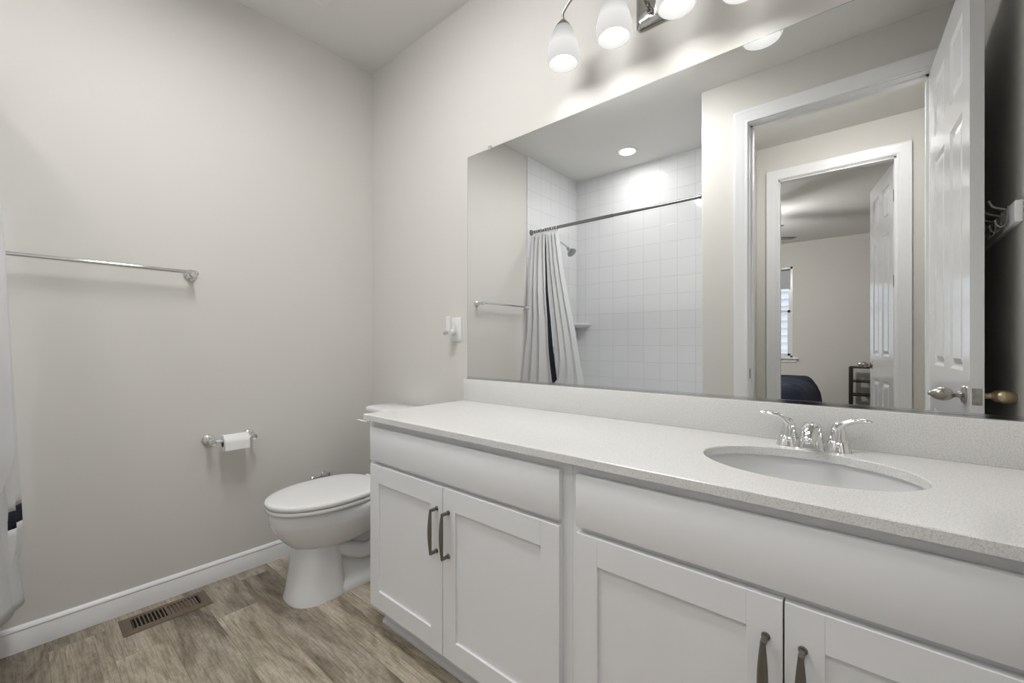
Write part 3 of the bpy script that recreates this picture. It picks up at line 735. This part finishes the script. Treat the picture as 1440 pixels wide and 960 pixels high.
# ---------------------------------------------------------------- floor register
rg = thing('floor_register', 'brown metal floor register beside the left baseboard', 'floor vent', (0.128, -1.010, 0))
bm = bmn(); VX0, VX1, VY0, VY1 = 0.058, 0.198, -1.152, -0.868
ix0, ix1, iy0, iy1 = 0.088, 0.168, -1.118, -0.902
def rect(a, b_, c, d, z): return [Vector((a, c, z)), Vector((b_, c, z)), Vector((b_, d, z)), Vector((a, d, z))]
loft(bm, [rect(ix0, ix1, iy0, iy1, 0.001), rect(VX0, VX1, VY0, VY1, 0.001), rect(VX0 + 0.001, VX1 - 0.001, VY0 + 0.001, VY1 - 0.001, 0.003), rect(VX0 + 0.010, VX1 - 0.010, VY0 + 0.010, VY1 - 0.010, 0.0065), rect(ix0, ix1, iy0, iy1, 0.0065)], False, False)
ns = 18; p = (iy1 - iy0) / ns
for k in range(ns + 1):
    y = iy0 + k * p
    wdt = 0.0045 if k != 9 else 0.010
    box(bm, ix0, ix1, y - wdt / 2, y + wdt / 2, 0.002, 0.0065)
link('grille', bm, M['brown'], rg, False)
bm = bmn(); box(bm, ix0, ix1, iy0, iy1, 0.0005, 0.0012); link('painted_slot_shade', bm, M['dark'], rg, False)  # near-black sheet paints the shade below the slats
bm = bmn(); box(bm, ix0 + 0.004, ix1 - 0.004, iy0 + 9.4 * p, iy1 - 1.2 * p, 0.0013, 0.0022); link('damper_blade', bm, M['brown'], rg, False)

# ceiling register
cr = thing('ceiling_register', 'white ceiling air register above the toilet', 'air vent', (0.43, -0.60, H - 0.006))
bm = bmn(); a0, a1, b0, b1 = 0.285, 0.585, -0.775, -0.432
loft(bm, [rect(a0 + 0.035, a1 - 0.035, b0 + 0.035, b1 - 0.035, H - 0.001), rect(a0, a1, b0, b1, H - 0.0005), rect(a0 + 0.003, a1 - 0.003, b0 + 0.003, b1 - 0.003, H - 0.006), rect(a0 + 0.035, a1 - 0.035, b0 + 0.035, b1 - 0.035, H - 0.008)], False, False)
for k in range(12):
    y = b0 + 0.045 + k * 0.023
    loft(bm, [[Vector((x, y, H - 0.002)), Vector((x, y + 0.002, H - 0.002)), Vector((x, y + 0.011, H - 0.010)), Vector((x, y + 0.009, H - 0.010))] for x in (a0 + 0.034, a1 - 0.034)])
link('grille', bm, M['plastic'], cr, False)
bm = bmn(); box(bm, a0 + 0.033, a1 - 0.033, b0 + 0.033, b1 - 0.033, H - 0.0015, H - 0.0004); link('painted_duct_shade', bm, M['dark'], cr, False)  # near-black sheet paints the shade inside the duct

# ---------------------------------------------------------------- tub, shower
tu = thing('bathtub', 'white alcove bathtub behind the shower curtain', 'bathtub', (0.74, -1.93, 0))
bm = bmn(); tx0, tx1, ty0, ty1 = 0.010, XT - 0.010, YT + 0.002, W0 - 0.004
def rrect(x0, x1, y0, y1, z, r=0.06, n=6):
    out = []
    for (cx_, cy_, a0) in ((x1 - r, y1 - r, 0), (x0 + r, y1 - r, 90), (x0 + r, y0 + r, 180), (x1 - r, y0 + r, 270)):
        for k in range(n + 1):
            a = math.radians(a0 + 90 * k / n); out.append(Vector((cx_ + r * math.cos(a), cy_ + r * math.sin(a), z)))
    return out
loft(bm, [rrect(tx0, tx1, ty0, ty1, 0, 0.01), rrect(tx0, tx1, ty0, ty1, 0.475, 0.01), rrect(tx0 + 0.01, tx1 - 0.01, ty0 + 0.01, ty1 - 0.01, 0.485, 0.01), rrect(tx0 + 0.07, tx1 - 0.07, ty0 + 0.06, ty1 - 0.06, 0.485, 0.12),
          rrect(tx0 + 0.08, tx1 - 0.08, ty0 + 0.07, ty1 - 0.07, 0.470, 0.12), rrect(tx0 + 0.12, tx1 - 0.20, ty0 + 0.12, ty1 - 0.12, 0.16, 0.12), rrect(tx0 + 0.17, tx1 - 0.26, ty0 + 0.16, ty1 - 0.16, 0.12, 0.1)])
link('tub_shell', bm, M['tubm'], tu, True, angle=50)
bm = bmn(); tube(bm, [(0.009, -1.93, 0.66), (0.12, -1.93, 0.655), (0.13, -1.93, 0.63)], [0.024, 0.020, 0.018], 18); link('tub_spout', bm, M['chrome'], tu)
bm = bmn(); lathe(bm, [(0.001, 0), (0.085, 0), (0.080, 0.008), (0.03, 0.012), (0.025, 0.05), (0.001, 0.052)], (0.009, -1.93, 0.98), 'X', 32); tube(bm, [(0.05, -1.93, 0.98), (0.055, -1.93, 0.90)], [0.012, 0.007], 12); link('mixer_valve', bm, M['chrome'], tu)

shw = thing('wall_mounted_shower', 'chrome shower head on the tiled shower wall', 'shower head', (0.009, -1.93, 2.06))
bm = bmn(); lathe(bm, [(0.001, 0), (0.03, 0), (0.026, 0.006), (0.010, 0.010), (0.001, 0.010)], (0.009, -1.93, 2.055), 'X', 24)
tube(bm, spline([(0.012, -1.93, 2.055), (0.07, -1.93, 2.052), (0.13, -1.93, 2.010), (0.165, -1.93, 1.978)], 6), 0.0085, 12); link('shower_arm', bm, M['chrome'], shw)
bm = bmn(); t2 = bmesh.new(); lathe(t2, [(0.001, 0), (0.013, 0), (0.016, -0.014), (0.014, -0.022), (0.026, -0.040), (0.043, -0.062), (0.045, -0.072), (0.040, -0.076), (0.001, -0.074)], (0, 0, 0), 'Z', 32)
merge(bm, t2, Matrix.Translation((0.160, -1.93, 1.985)) @ Matrix.Rotation(math.radians(-42), 4, 'Y')); link('spray_head', bm, M['nickel_plate'], shw)

cs = thing('corner_shelf', 'small white ceramic corner shelf on the shower tiles', 'shelf', (0.01, YT, 1.28))
bm = bmn(); R_ = 0.165
def quarter(r, z, n=14, f=0.8):
    out = [Vector((0.009, YT, z))]
    for k in range(n + 1):
        a = PI / 2 * k / n; q = 2 / 2.8
        out.append(Vector((0.009 + r * math.cos(a) ** q if k < n else 0.009, YT + r * (math.sin(a) ** q if k else 0), z)))
    return out
loft(bm, [quarter(0.10, 1.255), quarter(0.150, 1.272), quarter(R_, 1.285), quarter(R_, 1.302), quarter(R_ - 0.006, 1.305)])
link('shelf_plate', bm, M['porcelain'], cs)

rod = thing('shower_curtain_rod', 'straight grey steel shower curtain rod across the tub alcove', 'curtain rod', (0.74, -1.575, 2.08))
bm = bmn(); tube(bm, [(0.012, -1.575, 2.080), (0.80, -1.575, 2.080)], 0.0135, 20); tube(bm, [(0.80, -1.575, 2.080), (XT - 0.010, -1.575, 2.080)], 0.0115, 20); link('tube', bm, M['rod'], rod)
for x, ax in ((0.009, 1), (XT - 0.009, -1)):
    bm = bmn(); lathe(bm, [(0.001, 0), (0.026, 0), (0.024, ax * 0.008), (0.016, ax * 0.016), (0.015, ax * 0.030), (0.001, ax * 0.030)], (x, -1.575, 2.080), 'X', 24); link('end_cap', bm, M['rod'], rod)

def interp(tab, z):
    for (z0, v0), (z1, v1) in zip(tab[:-1], tab[1:]):
        if z <= z1:
            t = min(max((z - z0) / (z1 - z0), 0), 1); t = t * t * (3 - 2 * t) if False else t
            return v0 + (v1 - v0) * t
    return tab[-1][1]
YM = [(0.15, -1.386), (0.20, -1.388), (0.54, -1.401), (0.66, -1.407), (0.958, -1.420), (1.415, -1.438), (1.55, -1.446), (1.80, -1.495), (2.045, -1.548)]   # how far the cloth swings out of the tub
YL = [(0.15, -1.384), (0.20, -1.388), (0.36, -1.405), (0.50, -1.421), (0.66, -1.434), (0.80, -1.480), (1.10, -1.495), (1.415, -1.507), (1.80, -1.530), (2.045, -1.552)]
def ylow(z): return -1.506 - 0.10 * sm((z - 0.50) / 0.25)      # the cloth stays outside the tub wall below its rim
def sm(a): a = min(max(a, 0), 1); return a * a * (3 - 2 * a)
def sheet(xl, xr, folds, phase, ampt, ampb, z0, z1, dy, nz=60, ns=110, thick=0.0015, a0=0, a1=1, wander=0.0):
    bm = bmn(); rings = []
    for iz in range(nz + 1):
        z = z0 + (z1 - z0) * iz / nz; t = 1 - (z - z0) / (z1 - z0)
        L_, R_ = interp(xl, z), interp(xr, z); amp = ampt + (ampb - ampt) * t
        row = []
        for k in range(ns + 1):
            s = a0 + (a1 - a0) * k / ns
            ph = 2 * PI * folds * s + phase + 0.5 * math.sin(3 * s + 2 * t)
            x = L_ + (R_ - L_) * s + 0.006 * math.sin(2 * ph) * (0.4 + t)
            yc = interp(YL, z) - amp - (0.05 + 0.11 * sm((0.8 - z) / 0.4)) * sm((x - L_) / 0.30)
            zz = z if 0 < iz < nz else z - 0.008 * (0.5 - 0.5 * math.cos(2 * PI * folds * s + phase + PI))
            row.append(Vector((x, max(yc + amp * math.sin(ph), ylow(z) + 0.004 * math.sin(ph)), zz)))
        rings.append(row)
    loft(bm, rings, False, False, closed=False)
    return bm
def solid(o, th=0.0016):
    md = o.modifiers.new('thickness', 'SOLIDIFY'); md.thickness = th; md.offset = 0; return o
cu = thing('shower_curtain', 'white cotton shower curtain with a navy border, bunched at the left wall', 'shower curtain', (0.18, -1.50, 0.2))
AL = [(0.18, 0.040), (0.8, 0.038), (1.3, 0.090), (1.5, 0.090), (2.05, 0.034)]
AR = [(0.18, 0.350), (0.6, 0.350), (0.95, 0.330), (1.3, 0.285), (1.7, 0.225), (2.05, 0.178)]
SW = [(0.18, 0.90), (0.6, 0.89), (0.95, 0.85), (1.3, 0.90), (1.7, 0.93), (2.05, 0.93)]
# the plain cloth above and below the band, the band, and the upright border, cut from one sheet
def curtain_part(name, m, za, zb, s0f, s1f):
    bm = bmn(); ns = 120; nz = max(3, int((zb - za) / 0.025)); rings = []
    for iz in range(nz + 1):
        z = za + (zb - za) * iz / nz; t = 1 - (z - 0.18) / (2.045 - 0.18)
        L_, R_ = interp(AL, z), interp(AR, z); amp = 0.016 - 0.003 * t; yc = interp(YM, z) - amp - 0.030 * sm((0.46 - z) / 0.26)
        s0, s1 = s0f(z), s1f(z); row = []
        for k in range(ns + 1):
            s = s0 + (s1 - s0) * k / ns; ph = 2 * PI * 3.6 * s + 0.9 + 0.5 * math.sin(3 * s + 2 * t)
            row.append(Vector((L_ + (R_ - L_) * s + 0.004 * math.sin(2 * ph), max(ylow(z) + 0.002, yc - (0.026 + 0.07 * sm((1.1 - z) / 0.6)) * sm((s - 0.5) / 0.4) * sm((2.0 - z) / 0.5) + amp * math.sin(ph) * (1 - 0.75 * max(0, (s - 0.8) / 0.2)) - 0.045 * sm((0.75 - z) / 0.2) * sm((s - 0.15) / 0.35)), z)))
        rings.append(row)
    loft(bm, rings, False, False, closed=False)
    return solid(link(name, bm, m, cu, True, angle=80))
sw = lambda z: interp(SW, z)
curtain_part('curtain_cloth', M['curtain'], 0.538, 2.045, lambda z: 0.0, sw)
curtain_part('curtain_hem', M['curtain'], 0.27, 0.478, lambda z: 0.0, sw)
o = curtain_part('navy_band', M['navy'], 0.478, 0.538, lambda z: 0.0, sw)
o = curtain_part('navy_edge_border', M['navy'], 0.27, 2.045, sw, lambda z: 1.0)
BL = [(0.15, 0.078), (0.30, 0.092), (0.5, 0.130), (0.62, 0.17), (0.70, 0.205), (0.80, 0.300), (0.95, 0.330), (1.3, 0.287), (1.7, 0.228), (2.05, 0.182)]
BR = [(0.15, 0.600), (0.8, 0.560), (1.2, 0.480), (1.7, 0.360), (2.05, 0.292)]
bm = sheet(BL, BR, 3.5, 2.2, 0.014, 0.009, 0.20, 2.045, 0.030)
ln = solid(link('curtain_liner', bm, M['liner'], None, True, origin=(0.3, -1.5, 0.2), angle=80), 0.001)
tag(ln, 'plain white shower liner hanging on the rod beside the navy-edged curtain', 'shower liner')
bm = bmn(); torus(bm, 0.020, 0.0022, Matrix.Rotation(PI / 2, 4, 'Y'), 24, 8)
lathe(bm, [(0.001, -0.004), (0.004, 0), (0.001, 0.004)], (0, 0, -0.020), 'Z', 10)
ring0 = link('curtain_ring', bm, M['chrome'], None, True, origin=(0, 0, 0))
for k in range(11):
    x = 0.050 + k * 0.0235
    r = ring0 if k == 0 else ring0.copy()
    if k: col.objects.link(r)
    r.location = (x, -1.575, 2.0735); r.rotation_euler = (0, 0, random.uniform(-0.3, 0.3))
    tag(r, 'chrome ring holding the bunched shower curtain on the rod', 'curtain ring', 'rings along the shower curtain rod')

cl = thing('added_ceiling_fill', 'long white fill light added unseen under the bathroom ceiling', 'ceiling light', (1.16, -0.98, H - 0.05))  # added out of view to brighten the whole bathroom
bm = bmn(); box(bm, 0.77, 1.55, -1.11, -0.85, H - 0.022, H, 0.004); box(bm, 0.76, 0.782, -1.105, -0.855, H - 0.055, H, 0.004); box(bm, 1.538, 1.56, -1.105, -0.855, H - 0.055, H, 0.004); link('housing', bm, M['plastic'], cl)
bm = bmn(); loft(bm, [[Vector((x, -0.98 + 0.115 * math.cos(a), H - 0.0225 - 0.026 * math.sin(a))) for a in [PI * k / 12 for k in range(13)]] for x in (0.783, 1.537)]); link('lens', bm, M['ceilfill'], cl)

dl = thing('recessed_ceiling_light', 'round recessed ceiling light over the shower', 'ceiling light', (0.718, -2.00, H - 0.004))
bm = bmn(); lathe(bm, [(0.062, 0.0), (0.085, 0.0), (0.083, -0.004), (0.066, -0.006), (0.062, -0.003), (0.062, 0.0)], (0.718, -2.00, H - 0.0005), 'Z', 40, False, False); bmesh.ops.remove_doubles(bm, verts=bm.verts[:], dist=1e-6); link('trim_ring', bm, M['plastic'], dl)
bm = bmn(); lathe(bm, [(0.001, -0.0035), (0.048, -0.0035), (0.061, -0.003), (0.061, -0.001), (0.001, -0.001)], (0.718, -2.00, H), 'Z', 32); link('lens', bm, M['showerlamp'], dl)

# ---------------------------------------------------------------- hook rail behind the door
hr = thing('hook_rail', 'white coat hook rail with metal hooks behind the open door', 'coat rack', (XR, -1.05, 1.50))
bm = bmn(); box(bm, XR - 0.020, XR, -1.40, -0.735, 1.500, 1.572, 0.004); link('board', bm, M['trim'], hr)
bm0 = bmn()
tube(bm0, spline([(-0.022, 0, 0.044), (-0.038, 0, 0.050), (-0.058, 0, 0.062), (-0.066, 0, 0.082)], 5), [0.0035] * 15 + [0.0055], 10)
tube(bm0, spline([(-0.022, 0, 0.048), (-0.0245, 0, 0.020), (-0.026, 0, -0.002), (-0.036, 0, -0.012), (-0.047, 0, -0.006), (-0.052, 0, 0.012)], 5), [0.0035] * 25 + [0.0060], 10)
box(bm0, -0.0235, -0.020, -0.007, 0.007, 0.002, 0.056, 0.001)
hook0 = None
for k in range(6):
    loc = (0, -0.815 - k * 0.100, 0)
    if k == 0:
        hook0 = link('hook', bm0, M['nickel'], hr, True, origin=(0, 0, 0)); hook = hook0
    else:
        hook = hook0.copy(); col.objects.link(hook)
    hook.location = Vector((XR, -0.815 - k * 0.100, 1.516)) - Vector(hr.location)

# ---------------------------------------------------------------- hall fill light, added out of view
hl = thing('added_hall_fill', 'round fill light added unseen under the hall ceiling', 'ceiling light', (2.2, -1.86, H - 0.08))
bm = bmn(); lathe(bm, [(0.001, 0), (0.15, 0), (0.155, -0.02), (0.150, -0.028), (0.001, -0.028)], (2.2, -1.86, H), 'Z', 36); link('pan', bm, M['nickel'], hl)
bm = bmn(); lathe(bm, [(0.145, -0.028), (0.140, -0.05), (0.11, -0.075), (0.06, -0.090), (0.001, -0.094)], (2.2, -1.86, H), 'Z', 36); link('dome', bm, M['hallfill'], hl)

# ---------------------------------------------------------------- bedroom seen through the doors
win = thing('window_1', 'white bedroom window with grey shade, seen through both doorways', 'window', ((WX0 + WX1) / 2, BY, WZ0), kind='structure')
bm = bmn()
for a in ((WX0, WX0 + 0.03), (WX1 - 0.03, WX1)): box(bm, a[0], a[1], BY - 0.08, BY - 0.004, WZ0, WZ1)
box(bm, WX0, WX1, BY - 0.08, BY - 0.004, WZ1 - 0.03, WZ1); box(bm, WX0, WX1, BY - 0.08, BY - 0.004, WZ0, WZ0 + 0.03)
link('window_frame', bm, M['trim'], win, False)
zm = 1.615
for z0, z1, yy, nm in ((zm, WZ1 - 0.03, BY - 0.060, 'upper_sash'), (WZ0 + 0.03, zm + 0.03, BY - 0.035, 'lower_sash')):
    bm = bmn(); q = 0.03 if nm == 'upper_sash' else 0.042
    box(bm, WX0 + 0.03, WX0 + 0.03 + q, yy - 0.012, yy + 0.012, z0, z1); box(bm, WX1 - 0.03 - q, WX1 - 0.03, yy - 0.012, yy + 0.012, z0, z1)
    box(bm, WX0 + 0.03, WX1 - 0.03, yy - 0.012, yy + 0.012, z0, z0 + 0.035); box(bm, WX0 + 0.03, WX1 - 0.03, yy - 0.012, yy + 0.012, z1 - 0.035, z1)
    s = link(nm, bm, M['trim'], win, False)
    bm = bmn(); box(bm, WX0 + 0.05, WX1 - 0.05, yy - 0.002, yy + 0.002, z0 + 0.02, z1 - 0.02); link('pane', bm, M['pane'], s, False)
bm = bmn(); box(bm, WX0 - 0.08, WX1 + 0.085, BY - 0.02, BY + 0.045, WZ0 - 0.024, WZ0 - 0.001, 0.004); box(bm, WX0 - 0.05, WX1 + 0.055, BY, BY + 0.014, WZ0 - 0.075, WZ0 - 0.024, 0.003); link('window_sill', bm, M['trim'], win, False)
rs = thing('roller_shade', 'grey roller shade pulled part way down the bedroom window', 'window shade', ((WX0 + WX1) / 2, BY - 0.02, 2.0))
bm = bmn(); tube(bm, [(WX0 + 0.032, BY - 0.018, WZ1 - 0.05), (WX1 - 0.032, BY - 0.018, WZ1 - 0.05)], 0.015, 16); link('roller', bm, M['hinge'], rs)
bm = bmn(); box(bm, WX0 + 0.034, WX1 - 0.034, BY - 0.006, BY - 0.0045, 2.005, WZ1 - 0.045); box(bm, WX0 + 0.034, WX1 - 0.034, BY - 0.010, BY - 0.002, 1.995, 2.010); link('shade_cloth', bm, M['shadecloth'], rs, False)

nb = thing('neighbouring_house', 'white lap-sided house wall outside the bedroom window', 'house', (0.5, -10.0, -3))
bm = bmn(); hgt = 0.165
for k in range(46):
    z = -3 + k * hgt
    loft(bm, [[Vector((x, -10.0, z)), Vector((x, -9.91, z)), Vector((x, -9.998, z + hgt)), Vector((x, -10.02, z + hgt))] for x in (-5, 6)])
box(bm, -5, 6, -10.3, -10.0, -3, 4.6); link('siding', bm, M['siding'], nb, False)

bd = thing('bed', 'bed under a navy quilt in the far bedroom', 'bed', (0.75, -5.6, 0))
bm = bmn(); box(bm, -0.30, 1.62, -6.55, -4.60, 0.20, 0.52, 0.05, 3); link('mattress', bm, M['plastic'], bd)
bm = bmn(); box(bm, -0.30, 1.60, -6.50, -4.65, 0.06, 0.20); 
for x in (-0.25, 1.52):
    for y in (-6.45, -4.75): box(bm, x, x + 0.06, y, y + 0.06, 0, 0.08)
link('bed_base', bm, M['black'], bd)
bm = bmn(); nx, ny = 60, 50; grid = []
for j in range(ny + 1):
    v = j / ny; row = []
    for i in range(nx + 1):
        u = i / nx; x = -0.42 + 2.16 * u; y = -6.4 + 1.92 * v
        ex = max(0, (x - 1.50)) / 0.24; ey = max(0, y + 4.70) / 0.22
        fall = max(ex, ey); drop = (1 - math.sqrt(max(0, 1 - min(1, fall) ** 2))) * 0.50
        z = 0.600 - drop + 0.020 * math.sin(19 * x + 9 * y + 3 * math.sin(4 * y)) * (0.5 + fall) + 0.008 * math.sin(9 * y)
        row.append(bm.verts.new((x if ex < 1 else 1.74, y, z)))
    grid.append(row)
for j in range(ny):
    for i in range(nx): bm.faces.new((grid[j][i], grid[j][i + 1], grid[j + 1][i + 1], grid[j + 1][i]))
solid(link('quilt', bm, M['quilt'], bd, True, angle=80), 0.02)

sf = thing('ladder_shelf', 'black wooden open shelf beside the far bedroom door', 'shelf', (2.36, -6.55, 0))
for x in (2.055, 2.64):
    for y in (-6.40, -6.70):
        bm = bmn(); box(bm, x - 0.02, x + 0.02, y - 0.02, y + 0.02, 0, 0.765, 0.002); link('post', bm, M['black'], sf)
for z in (0.14, 0.35, 0.545, 0.745):
    bm = bmn(); box(bm, 2.07, 2.625, -6.71, -6.39, z, z + 0.022, 0.002)
    link('shelf_board', bm, M['black'], sf)

fn = thing('ceiling_fan', 'dark-bladed bedroom ceiling fan with an added unseen fill lamp', 'ceiling fan', (0.95, -4.74, 2.30))
bm = bmn(); lathe(bm, [(0.001, H), (0.065, H), (0.055, H - 0.04), (0.012, H - 0.05), (0.012, 2.53), (0.085, 2.52), (0.105, 2.47), (0.09, 2.41), (0.05, 2.395), (0.001, 2.395)], (0.95, -4.74, 0), 'Z', 32); link('motor', bm, M['nickel'], fn)
for k in range(5):
    a = math.radians(72 * k - 33); t2 = bmesh.new()
    box(t2, 0.10, 0.20, -0.02, 0.02, 2.448, 2.455); box(t2, 0.18, 0.70, -0.058, 0.058, 2.452, 2.460, 0.002)
    t2.transform(Matrix.Rotation(a, 4, 'Z')); t2.transform(Matrix.Translation((0.95, -4.74, 0)))
    link('blade', t2, M['blade'], fn, False)
bm = bmn(); lathe(bm, [(0.07, 2.395), (0.10, 2.37), (0.10, 2.34), (0.06, 2.31), (0.001, 2.30)], (0.95, -4.74, 0), 'Z', 28); link('added_lamp_bowl', bm, M['fanfill'], fn)  # lamp added under the fan to brighten the bedroom
